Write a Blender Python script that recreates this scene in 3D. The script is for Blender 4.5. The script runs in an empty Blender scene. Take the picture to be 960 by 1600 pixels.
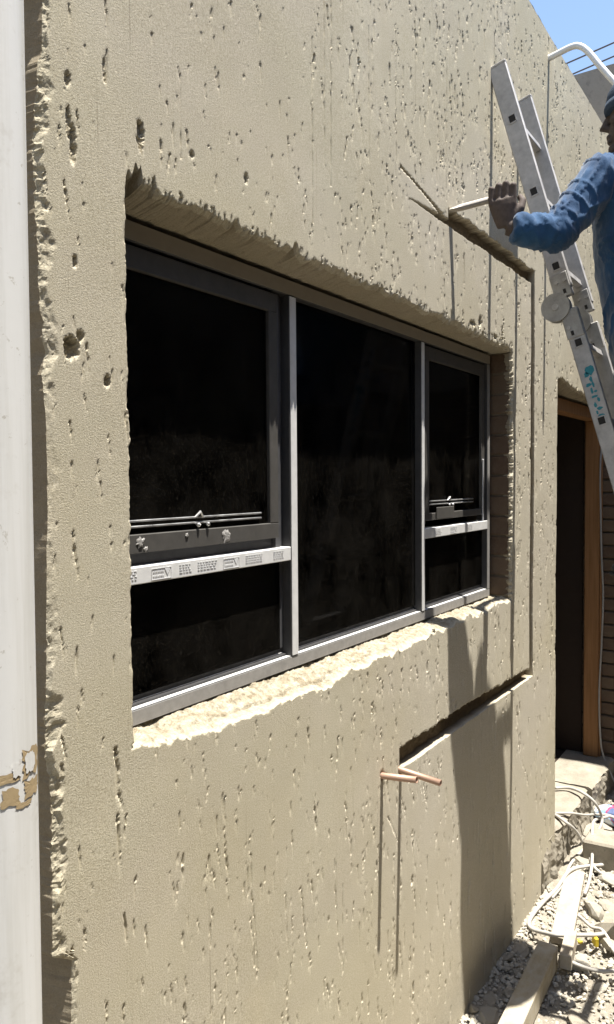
import bpy, bmesh, math, random
import numpy as np
from mathutils import Vector, Matrix
random.seed(7)
rng = np.random.default_rng(7)
SC = bpy.context.scene
COL = SC.collection
# layout is measured with the wall face at y = 0, x along the wall, eye level z = 0; S and GZ bring it to metres above the ground
S = 0.86
GZ = 2.4
def T(p):
    return Vector((p[0]*S, p[1]*S, (p[2]+GZ)*S))

# ---------------------------------------------------------------- camera
th, pi_, ro = math.radians(33.2235), math.radians(2.3143), math.radians(-0.41954)
fw = Vector((math.cos(th)*math.cos(pi_), math.sin(th)*math.cos(pi_), -math.sin(pi_)))
rt = Vector((math.sin(th), -math.cos(th), 0))
up = rt.cross(fw)
r2 = rt*math.cos(ro) + up*math.sin(ro)
u2 = -rt*math.sin(ro) + up*math.cos(ro)
cam = bpy.data.cameras.new('camera')
cam.sensor_fit = 'HORIZONTAL'; cam.sensor_width = 36; cam.lens = 1207/960*36
cam.clip_start = 0.02; cam.clip_end = 500
co = bpy.data.objects.new('camera', cam); COL.objects.link(co)
m = Matrix((r2, u2, -fw)).transposed().to_4x4()
m.translation = T((0, -1.25, 0))
co.matrix_world = m
SC.camera = co

# ---------------------------------------------------------------- light
SUN = Vector((0.045, -0.217, 1.0)).normalized()          # towards the sun
w = bpy.data.worlds.new('World'); SC.world = w; w.use_nodes = True
nt = w.node_tree; nt.nodes.clear()
sky = nt.nodes.new('ShaderNodeTexSky'); sky.sky_type = 'NISHITA'; sky.sun_disc = False
sky.sun_elevation = math.asin(SUN.z); sky.sun_rotation = math.atan2(SUN.x, SUN.y)
sky.altitude = 1400; sky.air_density = 1.3; sky.dust_density = 2.5; sky.ozone_density = 1.0
bg = nt.nodes.new('ShaderNodeBackground'); bg.inputs[1].default_value = 0.10
out = nt.nodes.new('ShaderNodeOutputWorld')
nt.links.new(sky.outputs[0], bg.inputs[0]); nt.links.new(bg.outputs[0], out.inputs[0])
sl = bpy.data.lights.new('sun', 'SUN'); sl.energy = 5.0; sl.angle = math.radians(0.53); sl.color = (1, 0.955, 0.88)
so = bpy.data.objects.new('sun', sl); COL.objects.link(so)
so.rotation_euler = (-SUN).to_track_quat('-Z', 'Y').to_euler()
SC.view_settings.view_transform = 'Standard'; SC.view_settings.look = 'None'
SC.view_settings.gamma = 1; SC.view_settings.use_curve_mapping = False
SC.view_settings.exposure = 1.38

# ---------------------------------------------------------------- noise
def _hash(ix, iy, seed):
    h = (ix.astype(np.int64)*374761393 + iy.astype(np.int64)*668265263 + seed*1442695041) & 0xffffffff
    h = ((h ^ (h >> 13))*1274126177) & 0xffffffff
    return ((h ^ (h >> 16)) & 0xffff)/65535.0*2-1
def vnoise(x, y, seed=0):
    x = np.asarray(x, float); y = np.asarray(y, float)
    ix = np.floor(x); iy = np.floor(y); fx = x-ix; fy = y-iy
    fx = fx*fx*(3-2*fx); fy = fy*fy*(3-2*fy)
    a = _hash(ix, iy, seed); b = _hash(ix+1, iy, seed); c = _hash(ix, iy+1, seed); d = _hash(ix+1, iy+1, seed)
    return (a*(1-fx)+b*fx)*(1-fy) + (c*(1-fx)+d*fx)*fy
def fbm(x, y, seed=0, o=4, g=0.5):
    s = 0; a = 1; n = 0
    for k in range(o):
        s = s + a*vnoise(x*2**k, y*2**k, seed+k*17); n += a; a *= g
    return s/n
def n1(x, f, seed, o=4, g=0.55):
    return fbm(np.asarray(x)*f, np.full_like(np.asarray(x, float), seed*3.7), seed, o, g)

# ---------------------------------------------------------------- mesh helpers
class MB:
    """collects vertices and faces in layout units; build() links them as one mesh object"""
    def __init__(s): s.v = []; s.f = []
    def add(s, v, f):
        n = len(s.v); s.v += [tuple(p) for p in v]; s.f += [tuple(i+n for i in q) for q in f]; return s
    def box(s, a, b, bev=0.0):
        x0, y0, z0 = [min(p, q) for p, q in zip(a, b)]; x1, y1, z1 = [max(p, q) for p, q in zip(a, b)]
        if bev <= 0:
            return s.add([(x0,y0,z0),(x1,y0,z0),(x1,y1,z0),(x0,y1,z0),(x0,y0,z1),(x1,y0,z1),(x1,y1,z1),(x0,y1,z1)],
                         [(0,3,2,1),(4,5,6,7),(0,1,5,4),(1,2,6,5),(2,3,7,6),(3,0,4,7)])
        bm = bmesh.new(); bmesh.ops.create_cube(bm, size=1)
        for v in bm.verts: v.co = Vector(((x0+x1)/2+v.co.x*(x1-x0), (y0+y1)/2+v.co.y*(y1-y0), (z0+z1)/2+v.co.z*(z1-z0)))
        bmesh.ops.bevel(bm, geom=bm.edges[:], offset=bev, segments=1, affect='EDGES')
        s.addbm(bm); return s
    def addbm(s, bm):
        bm.verts.index_update()
        s.add([v.co[:] for v in bm.verts], [[v.index for v in f.verts] for f in bm.faces]); bm.free()
    def obox(s, c, ax, ay, az, h, bev=0.0):
        """oriented box: centre, three unit axes, half sizes"""
        t = MB().box((-h[0],-h[1],-h[2]), (h[0],h[1],h[2]), bev)
        c = Vector(c); ax, ay, az = Vector(ax), Vector(ay), Vector(az)
        return s.add([c+ax*p[0]+ay*p[1]+az*p[2] for p in t.v], t.f)
    def tube(s, pts, rad, seg=10, caps=True, ref=None, ell=None):
        pts = [Vector(p) for p in pts]; n = len(pts)
        if not hasattr(rad, '__len__'): rad = [rad]*n
        rr = Vector(ref) if ref else None
        V = []; prev = None
        for i, p in enumerate(pts):
            t = (pts[min(i+1, n-1)]-pts[max(i-1, 0)]).normalized()
            if rr is not None: a = rr
            elif prev is None: a = Vector((0,0,1)) if abs(t.z) < .9 else Vector((1,0,0))
            else: a = prev
            a = (a - t*a.dot(t)).normalized(); b = t.cross(a); prev = a
            ra, rb = (rad[i], rad[i]) if not hasattr(rad[i], '__len__') else rad[i]
            for k in range(seg):
                an = 2*math.pi*k/seg
                V.append(p + a*math.cos(an)*ra + b*math.sin(an)*rb)
        F = [(i*seg+k, i*seg+(k+1)%seg, (i+1)*seg+(k+1)%seg, (i+1)*seg+k) for i in range(n-1) for k in range(seg)]
        if caps: F += [tuple(range(seg))[::-1], tuple((n-1)*seg+k for k in range(seg))]
        return s.add(V, F)
    def ball(s, c, r, seg=14, ring=9):
        r = r if hasattr(r, '__len__') else (r, r, r)
        bm = bmesh.new(); bmesh.ops.create_uvsphere(bm, u_segments=seg, v_segments=ring, radius=1)
        for v in bm.verts: v.co = Vector((c[0]+v.co.x*r[0], c[1]+v.co.y*r[1], c[2]+v.co.z*r[2]))
        s.addbm(bm); return s
    def mesh(s, name, o=(0,0,0)):
        me = bpy.data.meshes.new(name)
        ot = T(o)
        me.from_pydata([T(p)-ot for p in s.v], [], s.f); me.validate(); me.update(); return me
    def build(s, name, mat, parent=None, smooth=False, o=(0,0,0)):
        return link(name, s.mesh(name, o), mat, parent, smooth, o)
def link(name, me, mat, parent=None, smooth=False, o=(0,0,0)):
    ob = bpy.data.objects.new(name, me); COL.objects.link(ob)
    if mat is not None and not me.materials: me.materials.append(mat)
    if smooth: me.polygons.foreach_set('use_smooth', [True]*len(me.polygons))
    ob.location = T(o)
    if parent is not None:
        ob.parent = parent
        base = Vector((0,0,0)); q = parent
        while q: base += q.location; q = q.parent
        ob.location = T(o) - base
    return ob
def empty(name, o):
    e = bpy.data.objects.new(name, None); COL.objects.link(e); e.location = T(o); e.empty_display_size = .1; return e
def tag(o, label, cat, group=None):
    o['label'] = label; o['category'] = cat
    if group: o['group'] = group
    return o
def struct(o): o['kind'] = 'structure'; return o
def stuff(o): o['kind'] = 'stuff'; return o
def smooth_curve(pts, n=8):
    P = [Vector(p) for p in pts]; R = []
    for i in range(len(P)-1):
        a, b, c, d = P[max(i-1,0)], P[i], P[i+1], P[min(i+2, len(P)-1)]
        for k in range(n):
            t = k/n
            R.append(.5*((2*b)+(c-a)*t+(2*a-5*b+4*c-d)*t*t+(3*b-a-3*c+d)*t**3))
    R.append(P[-1]); return R

# ---------------------------------------------------------------- materials
class NT:
    def __init__(s, name):
        s.m = bpy.data.materials.new(name); s.m.use_nodes = True; s.t = s.m.node_tree; s.t.nodes.clear()
        s.out = s.n('OutputMaterial'); s.b = s.n('BsdfPrincipled'); s.l(s.b.outputs[0], s.out.inputs[0])
        s.co = s.n('TexCoord').outputs['Object']
    def n(s, ty, **k):
        x = s.t.nodes.new('ShaderNode'+ty)
        for a, v in k.items(): setattr(x, a, v)
        return x
    def l(s, a, b): s.t.links.new(a, b)
    def map(s, sc, co=None):
        x = s.n('Mapping'); x.inputs['Scale'].default_value = sc; s.l(co or s.co, x.inputs[0]); return x.outputs[0]
    def noise(s, scale, detail=4, rough=.6, vec=None):
        x = s.n('TexNoise'); x.inputs['Scale'].default_value = scale; x.inputs['Detail'].default_value = detail; x.inputs['Roughness'].default_value = rough
        s.l(vec or s.co, x.inputs['Vector']); return x.outputs['Fac']
    def ramp(s, fac, stops):
        x = s.n('ValToRGB'); e = x.color_ramp.elements
        while len(e) < len(stops): e.new(.5)
        for q, (p, c) in zip(e, stops):
            q.position = p; q.color = (c, c, c, 1) if not hasattr(c, '__len__') else (*c, 1)
        s.l(fac, x.inputs[0]); return x.outputs[0]
    def mix(s, fac, a, b, mode='MIX'):
        x = s.n('MixRGB', blend_type=mode)
        for i, v in enumerate((fac, a, b)):
            if hasattr(v, 'is_linked'): s.l(v, x.inputs[i])
            elif i == 0: x.inputs[0].default_value = v
            else: x.inputs[i].default_value = (*v, 1) if len(v) == 3 else v
        return x.outputs[0]
    def math(s, op, a, b):
        x = s.n('Math', operation=op)
        for i, v in enumerate((a, b)):
            if hasattr(v, 'is_linked'): s.l(v, x.inputs[i])
            else: x.inputs[i].default_value = v
        return x.outputs[0]
    def attr(s, name): return s.n('Attribute', attribute_name=name).outputs['Fac']
    def color(s, c): 
        if hasattr(c, 'is_linked'): s.l(c, s.b.inputs['Base Color'])
        else: s.b.inputs['Base Color'].default_value = (*c, 1)
    def rough(s, r, metal=0, spec=.5):
        if hasattr(r, 'is_linked'): s.l(r, s.b.inputs['Roughness'])
        else: s.b.inputs['Roughness'].default_value = r
        s.b.inputs['Metallic'].default_value = metal; s.b.inputs['Specular IOR Level'].default_value = spec
    def bump(s, h, strength, dist):
        x = s.n('Bump'); 
        if hasattr(strength, 'is_linked'): s.l(strength, x.inputs['Strength'])
        else: x.inputs['Strength'].default_value = strength
        x.inputs['Distance'].default_value = dist
        s.l(h, x.inputs['Height'])
        if s.b.inputs['Normal'].is_linked: s.l(s.b.inputs['Normal'].links[0].from_socket, x.inputs['Normal'])
        s.l(x.outputs[0], s.b.inputs['Normal'])
def simple(name, c, r=.7, metal=0, var=.15, scale=20, spec=.4, bump=0, bscale=200):
    t = NT(name)
    f = t.noise(scale, 5, .65)
    t.color(t.mix(f, tuple(x*(1-var) for x in c), tuple(min(1, x*(1+var)) for x in c)))
    t.rough(r, metal, spec)
    if bump: t.bump(t.noise(bscale, 3), bump, .002)
    return t.m

def plaster():
    t = NT('plaster')
    big = t.ramp(t.noise(1.3, 4, .6), [(.3, 0.), (.7, 1.)])
    c = t.mix(big, (.455,.405,.275), (.53,.50,.395))
    stain = t.ramp(t.noise(3.5, 5, .7, t.map((1,1,.6))), [(.5, 0.), (.75, 1.)])
    c = t.mix(t.math('MULTIPLY', stain, .5), c, (.50,.43,.28))
    pk = t.ramp(t.noise(.9, 5, .7, t.map((1,1,1.4))), [(.47, 0.), (.62, 1.)])
    c = t.mix(t.math('MULTIPLY', pk, .55), c, (.52,.465,.385))
    wv_ = t.n('TexWave', wave_type='RINGS'); wv_.inputs['Scale'].default_value = 1.1; wv_.inputs['Distortion'].default_value = 9; wv_.inputs['Detail'].default_value = 5; wv_.inputs['Detail Scale'].default_value = 2.2
    t.l(t.co, wv_.inputs['Vector'])
    c = t.mix(t.math('MULTIPLY', t.ramp(wv_.outputs['Fac'], [(.3, 0.), (.9, 1.)]), .14), c, (.33,.29,.2))
    c = t.mix(t.math('MULTIPLY', t.attr('dust'), .75), c, (.54,.50,.43))
    # sand grain
    g = t.ramp(t.noise(300, 2, .7), [(.3, 0.), (.7, 1.)])
    sw = t.ramp(t.noise(2.2, 6, .75, t.map((1.6,1,.55))), [(.42, 0.), (.62, 1.)])
    c = t.mix(t.math('MULTIPLY', sw, .35), c, (.41,.37,.265))
    c = t.mix(.42, c, t.mix(g, (.2,.165,.11), (.62,.57,.45)))
    # float strokes running up and down, with grime in the deeper ones
    st = t.noise(1, 5, .6, t.map((130, 130, 1.3)))
    line = t.ramp(st, [(.65, 0.), (.70, 1.)])
    c = t.mix(t.math('MULTIPLY', line, .5), c, (.2,.17,.12))
    raw = t.attr('raw')
    rc = t.mix(t.ramp(t.noise(45, 5, .75), [(.35,0.),(.65,1.)]), (.25,.205,.135), (.50,.46,.365))
    c = t.mix(raw, c, rc)
    c = t.mix(t.attr('core'), c, t.mix(t.noise(35, 4, .7), (.13,.10,.065), (.22,.175,.12)))  # brown of cut mortar, also painting shade into chases, reveals and corner
    t.color(c); t.rough(.93, 0, .15)
    t.bump(t.noise(340, 3, .8), .9, .0016)
    t.bump(t.noise(70, 3, .6, t.map((1,1,.4))), .14, .002)
    t.bump(st, .35, .0012)
    t.bump(t.noise(130, 4, .8), t.math('MULTIPLY', raw, 1.0), .006)
    return t.m
def concrete(name, a=(.33,.30,.25), b=(.46,.43,.37), sc=8):
    t = NT(name)
    c = t.mix(t.ramp(t.noise(sc, 6, .7), [(.3,0.),(.7,1.)]), a, b)
    c = t.mix(t.math('MULTIPLY', t.ramp(t.noise(sc*9, 3, .6), [(.55,0.),(.7,1.)]), .4), c, tuple(x*.55 for x in a))
    t.color(c); t.rough(.92, 0, .2)
    t.bump(t.noise(sc*22, 4, .7), .6, .003)
    return t.m
def brickmat():
    t = NT('brick')
    oi = t.n('ObjectInfo').outputs['Random']
    c = t.mix(oi, (.095,.062,.042), (.125,.088,.06))
    c = t.mix(t.ramp(t.noise(30, 5, .7), [(.45,0.),(.7,.6)]), c, (.15,.12,.085))
    t.color(c); t.rough(.92, 0, .2); t.bump(t.noise(180, 4), .6, .003)
    return t.m
def alu(name, c=(.55,.56,.58), r=.42, metal=.75):
    t = NT(name)
    d = t.ramp(t.noise(18, 6, .75), [(.35,0.),(.75,1.)])
    t.color(t.mix(d, c, tuple(x*.62 for x in c)))
    t.rough(t.ramp(t.noise(30, 4), [(.3, r-.08),(.7, r+.2)]), metal, .5)
    t.bump(t.noise(1, 3, .6, t.map((40,40,400))), .08, .001)
    return t.m
def wood(name, a, b, ax=(60,60,2.5), dusty=.0):
    t = NT(name)
    g = t.noise(1, 5, .65, t.map(ax))
    c = t.mix(t.ramp(g, [(.3,0.),(.7,1.)]), a, b)
    if dusty: c = t.mix(t.math('MULTIPLY', t.ramp(t.noise(14,5,.7), [(.35,0.),(.65,1.)]), dusty), c, (.40,.37,.31))
    t.color(c); t.rough(.85, 0, .25); t.bump(g, .4, .002)
    return t.m
def rubblemat():
    t = NT('rubble')
    oi = t.n('ObjectInfo').outputs['Random']
    c = t.mix(oi, (.28,.255,.21), (.42,.395,.34))
    c = t.mix(t.ramp(t.noise(25, 5, .7), [(.4,0.),(.7,.7)]), c, (.42,.37,.28))
    t.color(c); t.rough(.95, 0, .15); t.bump(t.noise(150, 4, .7), .7, .004)
    return t.m
def soilmat():
    t = NT('dusty_soil')
    c = t.mix(t.ramp(t.noise(5, 6, .7), [(.35,0.),(.65,1.)]), (.22,.195,.155), (.36,.33,.27))
    c = t.mix(t.ramp(t.noise(90, 4, .7), [(.5,0.),(.7,.7)]), c, (.42,.385,.32))
    t.color(c); t.rough(.97, 0, .1); t.bump(t.noise(120, 5, .7), .9, .008)
    return t.m
def denim():
    t = NT('blue_workwear_cloth')
    c = t.mix(t.ramp(t.noise(9, 5, .65), [(.3,0.),(.7,1.)]), (.011,.042,.105), (.024,.078,.17))
    c = t.mix(t.ramp(t.noise(40, 4, .7), [(.58,0.),(.8,.5)]), c, (.09,.145,.23))
    t.color(c); t.rough(.9, 0, .2); t.b.inputs['Sheen Weight'].default_value = .25
    t.bump(t.noise(420, 2), .4, .0012); t.bump(t.noise(28, 4, .65, t.map((1,1.6,.7))), .35, .008)
    return t.m
def glassmat():
    t = NT('dusty_glass'); t.t.nodes.remove(t.b)
    tr = t.n('BsdfTransparent'); tr.inputs[0].default_value = (.25,.25,.25,1)
    gl = t.n('BsdfGlossy'); gl.inputs['Roughness'].default_value = .04; gl.inputs[0].default_value = (.8,.8,.8,1)
    fr = t.n('Fresnel'); fr.inputs[0].default_value = 1.35
    fm = t.math('MULTIPLY', fr.outputs[0], .14)
    m1 = t.n('MixShader'); t.l(fm, m1.inputs[0]); t.l(tr.outputs[0], m1.inputs[1]); t.l(gl.outputs[0], m1.inputs[2])
    df = t.n('BsdfDiffuse'); df.inputs[0].default_value = (.4,.36,.3,1)
    sp = t.ramp(t.noise(160, 3, .7), [(.58, .0), (.85, .07)])
    hz = t.ramp(t.noise(7, 5, .7), [(.35, .0), (.75, .022)])
    m2 = t.n('MixShader'); t.l(t.math('ADD', sp, hz), m2.inputs[0]); t.l(m1.outputs[0], m2.inputs[1]); t.l(df.outputs[0], m2.inputs[2])
    t.l(m2.outputs[0], t.out.inputs[0])
    return t.m
def pvcmat():
    t = NT('white_pvc')
    c = t.mix(t.ramp(t.noise(1, 5, .7, t.map((26,26,1.2))), [(.45,0.),(.7,1.)]), (.68,.675,.65), (.58,.57,.53))
    c = t.mix(t.math('MULTIPLY', t.ramp(t.noise(60, 4, .7), [(.64,0.),(.70,1.)]), .5), c, (.33,.29,.22))
    c = t.mix(t.math('MULTIPLY', t.ramp(t.noise(9, 5, .8), [(.58,0.),(.7,1.)]), .35), c, (.45,.42,.36))
    t.color(c); t.rough(.5, 0, .4); t.bump(t.noise(70, 3), .08, .002); return t.m
M = dict(
    plaster=plaster(), brick=brickmat(), rubble=rubblemat(), soil=soilmat(), denim=denim(), glass=glassmat(),
    mortar=concrete('mortar', (.2,.165,.12), (.3,.25,.185), 14),
    raw=concrete('broken_cement', (.46,.41,.31), (.62,.57,.46), 20),
    lintel=concrete('lintel_cement', (.27,.215,.145), (.36,.29,.2), 10),
    step=concrete('step_concrete', (.22,.195,.155), (.34,.31,.25), 9),
    endwall=concrete('end_wall_plaster', (.25,.215,.175), (.32,.28,.235), 3),
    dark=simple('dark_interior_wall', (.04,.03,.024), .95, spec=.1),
    alu=alu('aluminium_window', (.62,.63,.65), .45, .55), aludark=alu('dark_aluminium', (.10,.10,.105), .5, .3),
    tape=simple('protective_tape', (.60,.595,.58), .55, var=.2, scale=40), ink=simple('tape_print', (.62,.62,.62), .6),
    steel=alu('bright_steel', (.6,.6,.6), .35, .8),
    ladder=alu('ladder_aluminium', (.50,.485,.47), .5, .45), hinge=alu('hinge_steel', (.42,.41,.39), .55, .5),
    hole=simple('hollow_rung', (.03,.028,.026), .9), teal=simple('teal_print', (.03,.22,.27), .6, var=.3, scale=90),
    pvc=pvcmat(), tan=simple('label_residue', (.36,.27,.15), .8, var=.25, scale=60),
    copper=simple('copper_pipe', (.36,.235,.17), .5, .35, var=.2, scale=50), white=simple('white_paint', (.78,.77,.74), .4, var=.06),
    wood=wood('door_timber', (.21,.105,.042), (.32,.17,.075)), beam=wood('dusty_timber', (.28,.235,.155), (.38,.33,.23), (3,50,50), .95),
    board=wood('weathered_board', (.30,.25,.18), (.38,.33,.26), (3,50,50), .8),
    cable=simple('grey_white_cable', (.40,.38,.34), .65, var=.2, scale=40), blackcable=simple('grey_cable', (.30,.29,.27), .6),
    skin=simple('dark_skin', (.085,.064,.053), .75, var=.55, scale=70, spec=.35, bump=.2), hand=None,
    cap=simple('navy_knit', (.035,.055,.085), .95, var=.25, scale=120, bump=.5, bscale=300), boot=simple('black_boot', (.03,.03,.03), .6, var=.3),
    chisel=simple('worn_steel', (.36,.33,.29), .5, .5, var=.3, scale=60), wire=simple('overhead_cable', (.05,.05,.06), .6),
    bag=None, navy=simple('navy_trouser_cloth', (.012,.017,.032), .9, var=.3, scale=25, bump=.4, bscale=400), yellow=simple('yellow_plastic', (.62,.46,.03), .5), yard=concrete('unseen_yard_wall', (.2,.17,.13), (.28,.24,.19), 2),
)
def bagmat():
    t = NT('printed_plastic_bag')
    v = t.noise(9, 2, .5)
    c = t.ramp(v, [(.0,(.08,.10,.2)),(.45,(.10,.14,.26)),(.5,(.45,.05,.10)),(.54,(.2,.45,.7)),(.6,(.7,.75,.8))])
    t.color(c); t.rough(.35, 0, .5); return t.m
M['bag'] = bagmat()

# ================================================================ SETTING
# ---------------------------------------------------------------- ground
def ground():
    # dense near the wall foot, coarse to the horizon, one sheet
    def axis(lo, hi, step, far):
        a = list(np.arange(lo, hi+1e-6, step)); s = step; x = hi
        while x < far: s *= 1.35; x += s; a.append(x)
        s = step; x = lo; b = []
        while x > -far: s *= 1.35; x -= s; b.append(x)
        return np.array(b[::-1]+a)
    xs = axis(2.6, 6.0, .014, 90); ys = axis(-1.6, .0, .014, 90)
    X, Y = np.meshgrid(xs, ys, indexing='ij')
    near = np.exp(-(np.maximum(0, np.abs(X-4.2)-2)**2 + np.maximum(0, np.abs(Y+.7)-1)**2))
    Z = -2.4 + near*(.035*fbm(X*3, Y*3, 3) + .022*fbm(X*14, Y*14, 5) + .012*np.abs(fbm(X*40, Y*40, 9)))
    Z += .05*np.clip((X-4.2)/1.4, 0, 1)*(Y > -2)*near
    Z += near*.035*np.exp(-((Y+.0)/.10)**2)*(X > 3.2)
    Z = np.where((Y > .25), -2.46, Z)
    n, k = X.shape
    V = np.stack([X, Y, Z], -1).reshape(-1, 3)*S + np.array([0, 0, GZ*S])
    i = np.arange(n*k).reshape(n, k)
    F = np.stack([i[:-1,:-1], i[1:,:-1], i[1:,1:], i[:-1,1:]], -1).reshape(-1, 4)
    me = npmesh('ground', V, F)
    return struct(link('ground', me, M['soil'], None, True, (0,0,-GZ)))
def npmesh(name, V, F):
    me = bpy.data.meshes.new(name)
    me.vertices.add(len(V)); me.vertices.foreach_set('co', np.ascontiguousarray(V, np.float32).ravel())
    me.loops.add(F.size); me.loops.foreach_set('vertex_index', np.ascontiguousarray(F, np.int32).ravel())
    me.polygons.add(len(F)); me.polygons.foreach_set('loop_start', np.arange(0, F.size, 4, dtype=np.int32))
    try: me.polygons.foreach_set('loop_total', np.full(len(F), 4, np.int32))
    except Exception: pass
    me.update(calc_edges=True); return me
ground()

# ---------------------------------------------------------------- house: plastered front with chases, pits and broken openings
house = tag(empty('plastered_house', (3.5, 0, -2.4)), 'tan plastered house wall with chased grooves, a wide window and a doorway', 'house')
XL, XR, ZB, ZT = 1.205, 3.765, -.585, .635     # window opening
DX, DT = 4.57, .545                            # doorway
X0, X1, Z0, Z1 = .98, 6.0, -2.5, 2.44
def snap(a, vals):
    for v in vals: a[np.argmin(abs(a-v))] = v
    return a
xs = [X0]
while xs[-1] < X1: xs.append(xs[-1] + .0031 + .0014*(xs[-1]-X0))
xs = np.array(xs); xs[-1] = X1
xs = snap(xs, [XL, XR, DX]); zs = snap(np.linspace(Z0, Z1, 1100), [ZB, ZT, DT])
for v in (4.066, 4.128, 2.512):
    xs = np.concatenate([xs[np.abs(xs-v) > .002], [v-.0006, v+.0006]]); xs.sort()
for v in (-1.062, 1.026):
    zs = np.concatenate([zs[np.abs(zs-v) > .0015], [v-.0006, v+.0006]]); zs.sort()
gx, gz = np.meshgrid(xs, zs, indexing='ij')
px, pz = gx.copy(), gz.copy()
# --- ragged outlines: the grid is bent so that its lines follow the broken edges
def interp(x, pts): return np.interp(x, [p[0] for p in pts], [p[1] for p in pts])
teeth = lambda x, f, s: np.abs(n1(x, f, s, 3))**1.2
top_rag = interp(xs, [(1.2,.010),(1.212,.045),(1.222,.026),(1.234,.066),(1.243,.045),(1.250,.060),(1.256,.018),(1.28,.020),(1.3,.010),(1.5,.012),(2.2,.012),(3.1,.006),(3.7,-.006),(3.78,-.002)]) + .020*n1(xs, 22, 11) + .045*np.clip(n1(xs, 34, 12, 2)-.35, 0, 1)
sill_rag = interp(xs, [(1.2,.0),(1.3,-.012),(1.42,-.030),(1.7,-.036),(2.0,-.036),(2.3,-.024),(2.7,-.016),(3.2,-.010),(3.78,.0)]) + .020*n1(xs, 6, 21, 2) + .014*n1(xs, 22, 23, 3) + .006*n1(xs, 70, 22)
door_rag = interp(xs, [(4.57,.0),(4.62,.045),(4.75,.03),(4.95,.0),(5.3,-.01),(6.0,0)]) + .035*np.abs(n1(xs, 26, 31)) 
left_rag = .004*n1(zs, 12, 41) + .005*n1(zs, 45, 42)
right_rag = .008*n1(zs, 25, 51) + .010*n1(zs, 80, 52, 3)
djamb_rag = .008*n1(zs, 4, 61) + .002*n1(zs, 40, 62)
corner_rag = .003 + .016*n1(zs, 4, 71, 2) + np.clip(.4+1.4*n1(zs, 3.2, 109, 3), .15, 1.5)*(.010*n1(zs, 17, 72, 5, .75) + .006*n1(zs, 90, 73)) + .04*np.clip(n1(zs, 7, 74, 3)-.4, 0, 1)
corner_rag += interp(zs, [(-1.2,.035),(-.98,.045),(-.95,.0),(0,0),(.6,-.004),(.9,.012),(1.3,.01),(3,0)])
def win(a, lo, hi, d=.012): return np.clip((a-lo)/d+1, 0, 1)*np.clip((hi-a)/d+1, 0, 1)
wx = win(gx, XL, XR); wz = win(gz, ZB, ZT)
pz += top_rag[:,None]*np.exp(-np.abs(gz-ZT)/.09)*wx + sill_rag[:,None]*np.exp(-np.abs(gz-ZB)/.09)*wx
pz += door_rag[:,None]*np.exp(-np.abs(gz-DT)/.10)*win(gx, DX, 7)
px += left_rag[None,:]*np.exp(-np.abs(gx-XL)/.03)*wz + right_rag[None,:]*np.exp(-np.abs(gx-XR)/.04)*wz
px += djamb_rag[None,:]*np.exp(-np.abs(gx-DX)/.05)*win(gz, -3, DT)
px += corner_rag[None,:]*np.exp(-(gx-X0)/.09)
px += (.005*n1(zs, 6, 84)+.003*n1(zs, 30, 85))[None,:]*np.exp(-np.abs(gx-4.097)/.12)
pz += (.007*n1(xs, 18, 88, 5, .7))[:,None]*np.exp(-np.abs(gz+1.062)/.05) + (.007*n1(xs, 20, 83))[:,None]*np.exp(-np.abs(gz-1.026)/.07)
# --- relief: y > 0 goes into the wall
h = .0035*fbm(px*1.4, pz*1.4, 1, 2) + .0005*fbm(px*9, pz*5, 2, 2)
raw = np.zeros_like(h); dust = np.zeros_like(h); core = np.zeros_like(h)
npit = 12500
PX = rng.uniform(X0, X1, npit); PZ = rng.uniform(-2.4, Z1, npit)
lines = X0+(X1-X0)*rng.random(110)**1.3                      # many sit in strings, where the float dragged grit down
on = rng.random(npit) < .30
PX[on] = rng.choice(lines, on.sum()) + rng.normal(0, .006, on.sum())
dens = .5+.5*fbm(PX*1.3, PZ*.6, 8, 2)
keep = rng.random(npit) < np.clip(.10+1.15*dens, 0, 1)*np.where(PX < 1.25, .7, np.where(PX > 3.9, .36, np.where(PX > 2.7, .72, 1.15)))*np.where(PZ < -.6, .8, 1)
PX, PZ = list(PX[keep]), list(PZ[keep]); PL = [None]*len(PX)
for k in range(260):                                         # torn plaster over the window head
    PX.append(rng.uniform(XL+.02, XR)); PZ.append(ZT+.012+rng.uniform(-.01, .03)); PL.append(rng.uniform(.015, .035))
for x, z, L in zip(PX, PZ, PL):
    big = rng.random()
    if L is None: L = rng.choice([.004,.006,.008,.011,.016])*rng.uniform(.8,1.2)*(1.7 if big > .93 else 1)*(1+.22*max(0, x-1.6))
    cell = .0031+.0014*(x-X0)
    wd = max(rng.uniform(.0012, .0027)*(1+.9*(big > .94)), cell*.60); sl_ = rng.uniform(.05, .10); dp = L*(.217+sl_); TL = dp/sl_; sk = rng.normal(0, .10)
    i0, i1 = np.searchsorted(xs, [x-wd*2-.014, x+wd*2+.014]); j0, j1 = np.searchsorted(zs, [z-TL-.01, z+.012])
    if i1 <= i0 or j1 <= j0: continue
    lx = px[i0:i1, j0:j1]-x; lz = z-pz[i0:i1, j0:j1]
    lx = lx-sk*lz+.5*wd*vnoise(lz*60, lz*0+x*91, 7)
    prof = np.where(lz < 0, np.clip(1+lz/.003, 0, 1), np.clip(1-lz/TL, 0, 1))
    wv = wd*(.85+.5*np.clip(lz/TL, -.2, .6))*(1+.35*vnoise(lz*140, lz*0+z*77, 9))
    h[i0:i1, j0:j1] += dp*prof*np.clip((1.25-(lx/wv)**2)*2.2, 0, 1)
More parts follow.
